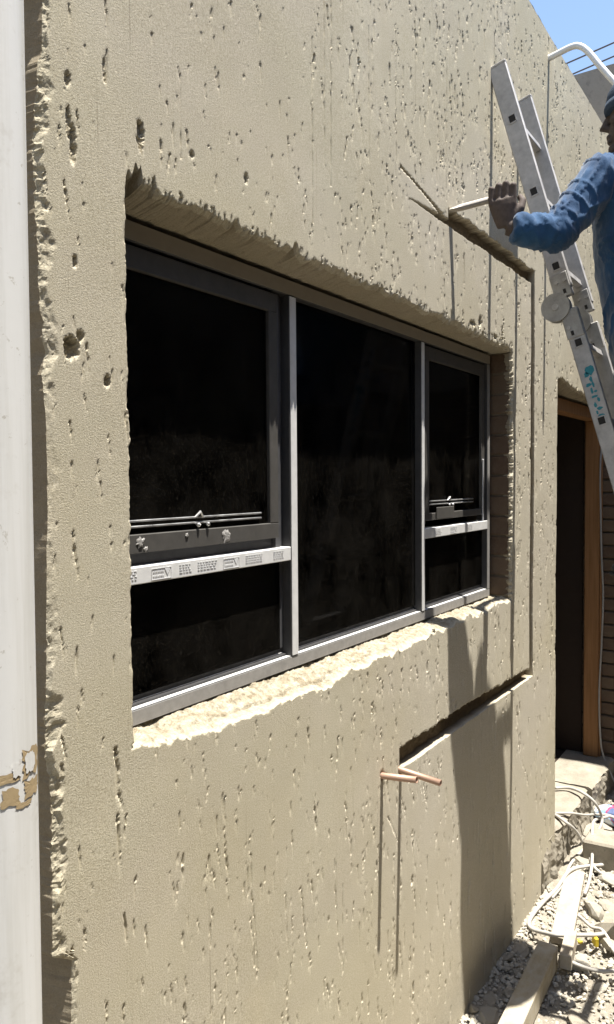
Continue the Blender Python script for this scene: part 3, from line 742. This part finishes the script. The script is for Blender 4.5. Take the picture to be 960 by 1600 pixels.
# ---------------------------------------------------------------- worker
def remesh(mb, name, voxel, smooth_it=6, disp=None):
    me = mb.mesh(name, (0,0,-GZ)); ob = bpy.data.objects.new(name, me); COL.objects.link(ob)
    r = ob.modifiers.new('r', 'REMESH'); r.mode = 'VOXEL'; r.voxel_size = voxel*S
    s_ = ob.modifiers.new('s', 'SMOOTH'); s_.iterations = smooth_it; s_.factor = .5
    dg = bpy.context.evaluated_depsgraph_get(); dg.update()
    new = bpy.data.meshes.new_from_object(ob.evaluated_get(dg))
    bpy.data.objects.remove(ob); bpy.data.meshes.remove(me); new.name = name
    n = len(new.vertices); P = np.empty(n*3, np.float32); new.vertices.foreach_get('co', P); P = P.reshape(-1, 3).astype(float)
    if disp:
        N = np.empty(n*3, np.float32); new.vertices.foreach_get('normal', N); N = N.reshape(-1, 3)
        Q = P/S - np.array([0, 0, GZ]); P = P + N*disp(Q)[:,None]*S
        new.vertices.foreach_set('co', P.astype(np.float32).ravel()); new.update()
    return new
SH_L, EL_L, WR_L = Vector((3.275,-.52,1.20)), Vector((3.13,-.385,.965)), Vector((3.045,-.215,1.003))
SH_R, EL_R, WR_R = Vector((3.72,-.63,1.19)), Vector((3.93,-.80,1.0)), Vector((3.80,-.96,1.2))
hips = {-1: Vector((3.50,-.68,.50)), 1: Vector((3.70,-.69,.50))}
knee = {-1: Vector((3.56,-.685,.05)), 1: Vector((3.745,-.70,.05))}
ankl = {-1: Vector((3.575,-.735,-.335)), 1: Vector((3.735,-.735,-.335))}
vd = Vector((.94,.33,0)).normalized(); rd = Vector((.33,-.94,0)).normalized(); zd = Vector((0,0,1))   # away from us, across the hand, up
def torso(mb, g):
    mb.tube([(3.52,-.70,.38),(3.525,-.70,.50),(3.555,-.655,.70),(3.54,-.635,.88),(3.50,-.63,1.04),(3.475,-.625,1.16),(3.465,-.615,1.255),(3.46,-.605,1.315)],
            [(.262+g,.15+g),(.255+g,.155+g),(.21+g,.165+g),(.205+g,.175+g),(.225+g,.175+g),(.235+g,.155+g),(.19+g,.125+g),(.085+g,.085+g)], 28, ref=(1,0,0))
body = MB()
torso(body, -.02)
body.tube([(3.46,-.61,1.25),(3.455,-.625,1.34),(3.45,-.64,1.41)], [.07,.062,.062], 16)
HC = Vector((3.45,-.625,1.50))
body.ball(HC, (.088,.105,.128), 20, 14); body.ball(HC+Vector((0,.035,-.06)), (.066,.075,.075), 16, 10)           # skull, jaw
body.tube([HC+Vector((0,.098,.02)), HC+Vector((0,.118,-.01)), HC+Vector((0,.132,-.033)), HC+Vector((0,.105,-.045))], [.012,.016,.020,.014], 10)   # nose
body.ball(HC+Vector((0,.105,-.080)), (.034,.016,.013)); body.ball(HC+Vector((0,.103,-.098)), (.030,.015,.011))   # lips
body.ball(HC+Vector((0,.088,-.128)), (.030,.026,.022))                                                            # chin
for sx in (-1, 1):
    body.ball(HC+Vector((sx*.036,.088,.034)), (.032,.018,.012)); body.ball(HC+Vector((sx*.05,.072,-.03)), (.028,.024,.022))  # brow, cheek
    body.ball(HC+Vector((sx*.092,-.005,-.015)), (.012,.024,.036))                                                  # ear
for a, e, w_ in ((SH_L, EL_L, WR_L), (SH_R, EL_R, WR_R)):
    body.tube([a, (a+e)/2, e], [.062,.055,.046], 14); body.tube([e, e.lerp(w_, .35), w_], [.046,.046,.032], 14)
for s_ in (-1, 1):
    body.tube([hips[s_], (hips[s_]+knee[s_])/2, knee[s_]], [.10,.09,.065], 14); body.tube([knee[s_], knee[s_].lerp(ankl[s_], .35), ankl[s_]], [.065,.062,.042], 14)
    body.tube([ankl[s_], ankl[s_]+Vector((0,.02,-.05)), ankl[s_]+Vector((0,.14,-.06))], [.04,.04,.028], 10)
# left hand: palm upright behind the chisel, four fingers up and over it, thumb from the side
K = Vector((3.02,-.205,1.108))
body.tube([WR_L, WR_L.lerp(K, .35), WR_L.lerp(K, .75), K], [(.036,.026),(.046,.026),(.054,.024),(.054,.019)], 16, ref=rd)
for j, (ln_, r_f) in enumerate(((.056,.0108),(.070,.0116),(.078,.0120),(.066,.0118))):       # little finger nearest the wall
    base = K + rd*((j-1.5)*.0285) - zd*.006
    p1 = base + zd*ln_*.80 - vd*.004; p2 = p1 + zd*.010 + vd*.026; p3 = p2 + vd*.030 - zd*.012; p4 = p3 - zd*.032 + vd*.006
    body.tube([base-zd*.02, base, p1, p2, p3, p4], [r_f, r_f*1.08, r_f*1.08, r_f, r_f*.95, r_f*.8], 10)
    body.ball(p1, r_f*1.12, 10, 7)
tb = WR_L.lerp(K, .35)+rd*.034
body.tube([tb, tb+rd*.026+zd*.03, tb+rd*.034+zd*.062+vd*.012, tb+rd*.022+zd*.088+vd*.032], [.019,.017,.0145,.012], 10)
# right hand: a loose fist
KR = WR_R+Vector((-.03,-.03,.07))
body.tube([WR_R, WR_R.lerp(KR, .5), KR], [(.034,.026),(.046,.027),(.046,.024)], 14, ref=rd)
for j in range(4):
    q = KR+rd*((j-1.5)*.025); body.tube([q, q+zd*.035, q+zd*.045-vd*.03, q+zd*.012-vd*.04], [.013,.0125,.012,.010], 8)
body.tube([WR_R+rd*.03+zd*.02, WR_R+rd*.052+zd*.05-vd*.01, WR_R+rd*.04+zd*.075-vd*.035], [.018,.015,.012], 8)
me = remesh(body, 'person', .0045, 2)
me.materials.append(M['skin']); me.polygons.foreach_set('use_smooth', [True]*len(me.polygons))
person = bpy.data.objects.new('person', me); COL.objects.link(person)
tag(person, 'worker in blue workwear and dark beanie on the ladder, reaching out to hold a chisel', 'person')
cl = MB(); torso(cl, .012); tr_ = MB()
# cloth has folds: sleeves are lofted with uneven rings
def sleeve(a, e, w_, r0, cuff):
    P = []; R = []
    for t in np.linspace(0, 1, 14):
        P.append(a.lerp(e, t)); R.append(r0*(1-.17*t))
    for t in np.linspace(.07, 1, 16):
        P.append(e.lerp(w_, t)); R.append(r0*(.83-.17*t))
    R[-1] = cuff; R[-2] = cuff*1.03
    # round the elbow
    for _ in range(2): P = [P[0]]+[(P[i-1]+P[i]*2+P[i+1])/4 for i in range(1, len(P)-1)]+[P[-1]]
    return P, R
for a, e, w_ in ((SH_L, EL_L, WR_L+Vector((-.01,-.03,-.012))), (SH_R, EL_R, WR_R)):
    P, R = sleeve(a, e, w_, .088, .052); cl.tube(P, R, 22)
cl.ball(SH_L, (.093,.09,.092)); cl.ball(SH_R, (.09,.09,.09))
for s_ in (-1, 1):
    tr_.tube([hips[s_]+Vector((0,0,.06)), hips[s_], (hips[s_]+knee[s_])/2, knee[s_], knee[s_].lerp(ankl[s_], .4), ankl[s_]+Vector((0,0,.03))], [.118,.120,.108,.086,.085,.075], 20)
cl.tube([(3.46,-.605,1.30),(3.455,-.598,1.352)], [.088,.080], 20)                                               # collar
def folds(Q):
    x, y, z = Q[:,0], Q[:,1], Q[:,2]
    # diagonal drag folds from shoulder and elbow, softer on the body
    arm = np.clip((3.40-x)/.08, 0, 1)
    d1 = ((Q-np.array(EL_L))@np.array((EL_L-SH_L).normalized())); d2 = ((Q-np.array(EL_L))@np.array((WR_L-EL_L).normalized()))
    ang = np.arctan2(z-.98, y+.40)
    f1 = 1-np.abs(fbm(d2*26+1.5*fbm(x*9, z*9, 3, 2), ang*2.2, 501, 2)); f2 = 1-np.abs(fbm(d1*22+z*6, x*8-y*10, 502, 2))
    f3 = 1-np.abs(fbm(x*5+y*4, z*7+x*4, 503, 3))
    return arm*(.011*np.maximum(f1**9, f2**9)-.003) + (1-arm)*(.013*f3**8-.003) + .002*fbm(x*40, z*40+y*30, 504, 2)
me = remesh(tr_, 'trousers', .010, 4, folds)
me.materials.append(M['navy']); me.polygons.foreach_set('use_smooth', [True]*len(me.polygons))
trs = bpy.data.objects.new('trousers', me); COL.objects.link(trs); trs.parent = person
me = remesh(cl, 'jacket', .0085, 4, folds)
me.materials.append(M['denim']); me.polygons.foreach_set('use_smooth', [True]*len(me.polygons))
cov = bpy.data.objects.new('jacket', me); COL.objects.link(cov); cov.parent = person
# cuff opening, pocket, beanie, boots
bc = MB(); hat = [(HC.x, HC.y-.002, HC.z+.020), (HC.x, HC.y, HC.z+.042), (HC.x, HC.y-.004, HC.z+.075), (HC.x, HC.y-.010, HC.z+.11), (HC.x, HC.y-.015, HC.z+.138), (HC.x, HC.y-.018, HC.z+.150)]
bc.tube(hat, [(.102,.122),(.106,.126),(.103,.122),(.088,.105),(.055,.066),(.012,.014)], 30, ref=(1,0,0))
bc.tube([(HC.x, HC.y-.002, HC.z+.016), (HC.x, HC.y-.001, HC.z+.034), (HC.x, HC.y, HC.z+.054)], [(.108,.128),(.112,.132),(.108,.127)], 30, ref=(1,0,0))
bc.build('beanie', M['cap'], person, True)
#MB().obox((3.30,-.492,.93), (.75,.66,0), (-.66,.75,0), (0,0,1), (.05,.006,.06), .003).build('pocket', M['denim'], person)
for s_ in (-1, 1):
    a = ankl[s_]; bt = MB()
    bt.tube([a+Vector((0,-.01,.10)), a+Vector((0,-.008,.03)), a+Vector((0,.0,-.02))], [.066,.062,.06], 18)
    bt.tube([a+Vector((0,-.075,-.045)), a+Vector((0,-.03,-.035)), a+Vector((0,.05,-.03)), a+Vector((0,.13,-.045)), a+Vector((0,.19,-.055)), a+Vector((0,.218,-.062))],
            [(.030,.045),(.047,.055),(.048,.055),(.040,.058),(.032,.054),(.016,.034)], 18, ref=(0,0,1))
    mb2 = remesh(bt, 'boot', .009, 5)
    mb2.materials.append(M['boot']); mb2.polygons.foreach_set('use_smooth', [True]*len(mb2.polygons))
    bo = bpy.data.objects.new('boot', mb2); COL.objects.link(bo); bo.parent = person
    sp = MB(); sp.tube([a+Vector((0,-.085,-.084)), a+Vector((0,-.03,-.084)), a+Vector((0,.08,-.084)), a+Vector((0,.19,-.084)), a+Vector((0,.225,-.082))], [(.010,.04),(.011,.053),(.011,.056),(.011,.052),(.009,.03)], 14, ref=(0,0,1))
    sp.build('sole', M['hole'], bo)
# chisel
ch = Vector((2.985, .006, 1.092)); ce = Vector((2.905,-.305,1.098)); cdv = (ce-ch).normalized()
ce = Vector((3.115,-.225,1.155))
cb_ = MB(); P = [ch.lerp(ce, t) for t in (0,.06,.14,.2,.9,.93,1)]
cb_.tube(P, [(.004,.017),(.008,.017),(.012,.015),(.0135,.0135),(.0135,.0135),(.0165,.0165),(.016,.016)], 12)
tag(cb_.build('chisel', M['chisel'], None, False, o=ch), 'worn steel cold chisel gripped in the worker\'s hand, its tip in the groove', 'chisel')

# ---------------------------------------------------------------- on the ground
def timber(name, top, wdt, hgt, mat, label, cat, sub=10, seed=0):
    """top: centre line of the top face, two points"""
    a, b_ = Vector(top[0]), Vector(top[1]); d = (b_-a); L = d.length; d.normalize(); s_ = d.cross(Vector((0,0,1))).normalized(); u = s_.cross(d)
    bm = bmesh.new(); bmesh.ops.create_cube(bm, size=1)
    bmesh.ops.bevel(bm, geom=bm.edges[:], offset=.03, segments=1, affect='EDGES')
    for v in bm.verts: v.co = Vector((v.co.x*L, v.co.y*wdt, v.co.z*hgt))
    t = MB(); t.addbm(bm); c = (a+b_)/2-u*hgt/2
    t.v = [c+d*p[0]+s_*p[1]+u*p[2] for p in t.v]
    me = bpy.data.meshes.new(name); R = Matrix((d, s_, u)).transposed()
    ob = t.build(name, M[mat], None, False, o=c)
    # keep the grain along the timber: store the mesh in its own axes
    Rm = R.to_4x4(); ob.data.transform(Rm.inverted()); ob.matrix_world = Matrix.Translation(ob.location) @ Rm
    return tag(ob, label, cat)
timber('timber_beam', ((2.2,-.268,-2.265), (3.725,-.205,-2.265)), .092, .105, 'beam', 'thick squared timber beam lying along the wall foot, half in shadow', 'beam')
timber('wooden_board', ((3.89,-.222,-2.322), (4.63,-.108,-2.322)), .105, .035, 'board', 'dusty flat board lying behind the end of the beam', 'board')
timber('board_offcut', ((3.70,-.292,-2.29), (3.93,-.262,-2.285)), .055, .07, 'board', 'short narrow offcut beside the end of the thick beam', 'board')
def chunk_mesh(seed, flat=1., name='rubble_chunk'):
    r = np.random.default_rng(seed); bm = bmesh.new(); bmesh.ops.create_icosphere(bm, subdivisions=2, radius=1)
    P = np.array([v.co[:] for v in bm.verts])
    for _ in range(9):                                    # knock flat faces off a ball
        n = r.normal(size=3); n /= np.linalg.norm(n); dlim = r.uniform(.45, .85)
        q = P@n; P -= np.clip(q-dlim, 0, None)[:,None]*n
    P *= np.array([r.uniform(.8,1.3), r.uniform(.7,1.1), r.uniform(.45,.85)*flat])
    P += .05*r.normal(size=P.shape)
    for v, p in zip(bm.verts, P): v.co = p*S
    me = bpy.data.meshes.new(name); bm.to_mesh(me); bm.free(); me.materials.append(M['rubble']); return me
CH = [chunk_mesh(100+k) for k in range(10)]
def gz_at(x, y): return -2.4+.05*min(1, max(0, (x-4.2)/1.4))+.035*math.exp(-(y/.10)**2)
def chunk(me, x, y, z, s_, name='rubble_chunk'):
    o = bpy.data.objects.new(name, me); COL.objects.link(o); o.location = T((x, y, z)); o.scale = (s_,)*3
    o.rotation_euler = (random.uniform(-.4,.4), random.uniform(-.4,.4), random.uniform(0, 6.28)); return o
n_ = 0
for k in range(330):
    x = 3.1+2.75*random.random(); y = -.02-1.1*random.random()**1.4
    if y > -.45 and x < 3.75 and y < -.14: continue
    if -.19 < y+.11-.12*(4.63-x)/.74*0 and 3.85 < x < 4.65 and -.27 < y < -.06: continue
    if x > 4.35 and y > -.08: continue
    s_ = random.choice([.017,.02,.025,.03,.036,.044,.058])*random.uniform(.8,1.25)
    if n_ >= 240: break
    o = chunk(CH[k % 10], x, y, gz_at(x, y)+s_*.25, s_); n_ += 1
    zone = ('between the thick beam and the wall' if y > -.16 and x < 3.8 else 'right of the thick beam at the bottom edge' if x < 3.85 else
            'tight against the wall beside the flat board' if y > -.08 else 'between the flat board and the right edge' if x < 4.7 else 'round the concrete block by the step')
    size = 'fist-sized' if s_ > .036 else 'egg-sized' if s_ > .022 else 'pebble-sized'
    tag(o, size+' grey chunk of hacked-off plaster '+zone, 'rubble', 'loose plaster chunks')
flat = chunk_mesh(301, .35, 'flat_stone')
tag(chunk(flat, 4.80, -.115, -2.365, .085, 'flat_stone'), 'flat pale slab of broken plaster under the crossing cables', 'rubble').rotation_euler = (.12,.1,.5)
tag(chunk(chunk_mesh(302, .9), 4.33, -.275, -2.365, .075), 'blocky pale stone right of the flat board', 'rubble')
tag(chunk(chunk_mesh(303, .6), 4.17, -.47, -2.36, .16), 'largest dusty rock at the right edge beside the board', 'rubble')
tag(chunk(chunk_mesh(304, .7), 4.02, -.44, -2.36, .075), 'rounded rock by the yellow scrap', 'rubble')
tag(chunk(chunk_mesh(305, .8), 3.80, -.335, -2.37, .05), 'pale stone just beyond the offcut', 'rubble')
tag(chunk(chunk_mesh(306, .8), 3.39, -.45, -2.385, .07), 'pale smooth lump at the bottom edge near the beam', 'rubble')
# fine rubble nobody could count
fv, ff = [], []
tb_ = [chunk_mesh(500+k) for k in range(4)]
base = []
for mm in tb_:
    bm = bmesh.new(); bmesh.ops.create_icosphere(bm, subdivisions=1, radius=1); P = np.array([v.co[:] for v in bm.verts]); FF = np.array([[v.index for v in f.verts] for f in bm.faces]); bm.free()
    base.append((P*rng.uniform(.6, 1.2, (len(P), 1)), FF)); bpy.data.meshes.remove(mm)
g = MB(); cnt = 0
for k in range(8500):
    x = 2.9+3.0*rng.random(); y = -.005-1.3*rng.random()**1.5
    if x > 4.4 and y > -.06: continue
    s_ = rng.choice([.004,.006,.009,.013])*rng.uniform(.7,1.3); P, FF = base[k % 4]
    an = rng.uniform(0, 6.28); c_, s2 = math.cos(an), math.sin(an)
    Q = P*s_*np.array([1.2,.9,.7]); Q = np.stack([Q[:,0]*c_-Q[:,1]*s2+x, Q[:,0]*s2+Q[:,1]*c_+y, Q[:,2]+gz_at(x, y)+.006+s_*.3], -1)
    n = len(g.v); g.v += [tuple(q) for q in Q]; g.f += [tuple(int(i)+n for i in f) for f in FF]
gr = stuff(g.build('fine_rubble', M['rubble'])); gr['label'] = 'fine grey plaster rubble and grit strewn along the wall foot'; gr['category'] = 'rubble'
# concrete block lying past the board
bb = MB().box((4.80,-.62,-2.44), (5.02,-.10,-2.215), .012)
bb.v = [(p[0]+(p[1]+.1)*-.12, p[1]+.004*math.sin(p[2]*60), p[2]+(p[1]+.3)*.02) for p in bb.v]
tag(bb.build('concrete_block', M['step'], None, o=(4.91,-.36,-2.4)), 'concrete block lying in front of the doorway step', 'block')
# crumpled bag
bm = bmesh.new(); bmesh.ops.create_icosphere(bm, subdivisions=4, radius=1)
P = np.array([v.co[:] for v in bm.verts]); rr_ = 1+.22*(1-2*np.abs(fbm(P[:,0]*2.2+P[:,2], P[:,1]*2.2-P[:,2], 601, 3)))
P = P*rr_[:,None]*np.array([.09,.15,.055])
for v, p in zip(bm.verts, P): v.co = (p[0]+5.42, p[1]-.20, p[2]-2.275)
t = MB(); t.addbm(bm)
tag(t.build('plastic_bag', M['bag'], None, True, o=(5.42,-.2,-2.3)), 'crumpled blue printed plastic bag on the ground by the step', 'bag')
yb = MB().obox((4.01,-.36,-2.352), (.8,.6,0), (-.6,.8,0), (0,0,1), (.022,.010,.022), .003)
tag(yb.build('plastic_scrap', M['yellow'], None, o=(4.01,-.36,-2.37)), 'larger upright yellow plastic scrap in the rubble', 'scrap')
yb = MB().obox((3.98,-.29,-2.362), (.8,.6,0), (-.6,.8,0), (0,0,1), (.014,.012,.006), .002)
tag(yb.build('plastic_scrap', M['yellow'], None, o=(3.98,-.29,-2.37)), 'tiny yellow plastic scrap beside the board', 'scrap')
# cables
def cable(pts, r, mat, label, n=8):
    c = smooth_curve([Vector(p)+Vector((0,0,.006)) for p in pts], n)
    tag(MB().tube(c, r, 9).build('cable', M[mat], None, True, o=pts[0]), label, 'cable', 'cables trailing over the rubble')
cable([(5.141,.154,-2.066),(5.19,.075,-2.064),(5.125,-.031,-2.055),(5.122,-.104,-2.1),(5.164,-.139,-2.2),(5.108,-.14,-2.25),(4.994,-.096,-2.32),(4.873,-.067,-2.345),(4.665,-.062,-2.335),(4.473,-.075,-2.35),(4.3,-.06,-2.36)], .0095, 'cable', 'white cable looping over the step and down to the board')
cable([(4.771,.053,-2.085),(4.697,-.033,-2.085),(4.757,-.075,-2.15),(4.826,-.104,-2.25),(4.843,-.131,-2.31),(4.776,-.166,-2.33),(4.73,-.213,-2.35),(4.689,-.313,-2.36),(4.66,-.45,-2.37)], .0095, 'cable', 'white cable dropping off the near end of the step')
cable([(4.78,.055,-2.08),(4.833,-.028,-2.08),(4.971,-.08,-2.13),(5.188,-.11,-2.2),(5.273,-.192,-2.23),(5.3,-.4,-2.32)], .0075, 'cable', 'thin cable running from the step across to the bag')
cable([(5.263,-.4,-2.3),(5.263,-.194,-2.23),(5.21,-.146,-2.22),(5.111,-.108,-2.21),(4.964,-.126,-2.2),(4.835,-.156,-2.28),(4.713,-.18,-2.33),(4.552,-.2,-2.35),(4.439,-.205,-2.36)], .0095, 'cable', 'white cable curving down over the concrete block')
cable([(4.927,-.264,-2.36),(4.807,-.215,-2.345),(4.716,-.143,-2.335),(4.566,-.087,-2.315),(4.383,-.063,-2.345),(4.211,-.04,-2.345),(4.061,-.026,-2.35),(3.972,-.032,-2.35),(3.922,-.061,-2.345),(3.891,-.117,-2.33),(3.857,-.207,-2.30),(3.926,-.284,-2.31),(4.032,-.369,-2.335),(4.111,-.399,-2.35),(4.164,-.42,-2.35),(4.3,-.55,-2.37)], .0105, 'cable', 'thick white cable making the big loop round the end of the board')
cable([(3.80,-.25,-2.35),(3.773,-.276,-2.345),(3.754,-.312,-2.35),(3.763,-.37,-2.36),(3.774,-.441,-2.36),(3.807,-.492,-2.36),(3.9,-.65,-2.37)], .0095, 'cable', 'short white cable running right from under the offcut')
cable([(4.2,-.22,-2.36),(4.165,-.257,-2.35),(4.102,-.321,-2.345),(4.087,-.372,-2.335),(4.033,-.422,-2.345),(3.964,-.46,-2.355),(3.9,-.55,-2.37)], .0085, 'cable', 'white cable coming from beside the board to the right edge')
hc_ = smooth_curve([(5.975,.03,.46),(5.9,.049,.13),(5.9,.045,-.244),(5.9,.036,-.572),(5.9,.023,-.854),(5.9,.030,-1.186),(5.9,.045,-1.571),(5.9,.035,-1.9),(5.9,.01,-2.05),(5.88,-.064,-2.20),(5.8,-.16,-2.33)], 8)
tag(MB().tube(hc_, .007, 8).build('cable', M['blackcable'], None, True, o=(5.9,0,.4)), 'grey cable hanging down in front of the timber door post', 'cable')
# overhead wires
for (a, b_, lab) in (((20,7.2,9.86),(20,-6,11.78),'upper of two thin wires crossing the sky'), ((20.4,7.2,9.75),(20.4,-6,11.68),'lower of two thin wires crossing the sky')):
    A, B = Vector(a), Vector(b_); P = [A.lerp(B, t)-Vector((0,0,.25*4*t*(1-t)*0)) for t in np.linspace(0, 1, 12)]
    tag(MB().tube(P, .022, 6).build('overhead_wire', M['wire'], None, True, o=a), lab, 'wire', 'overhead wires')
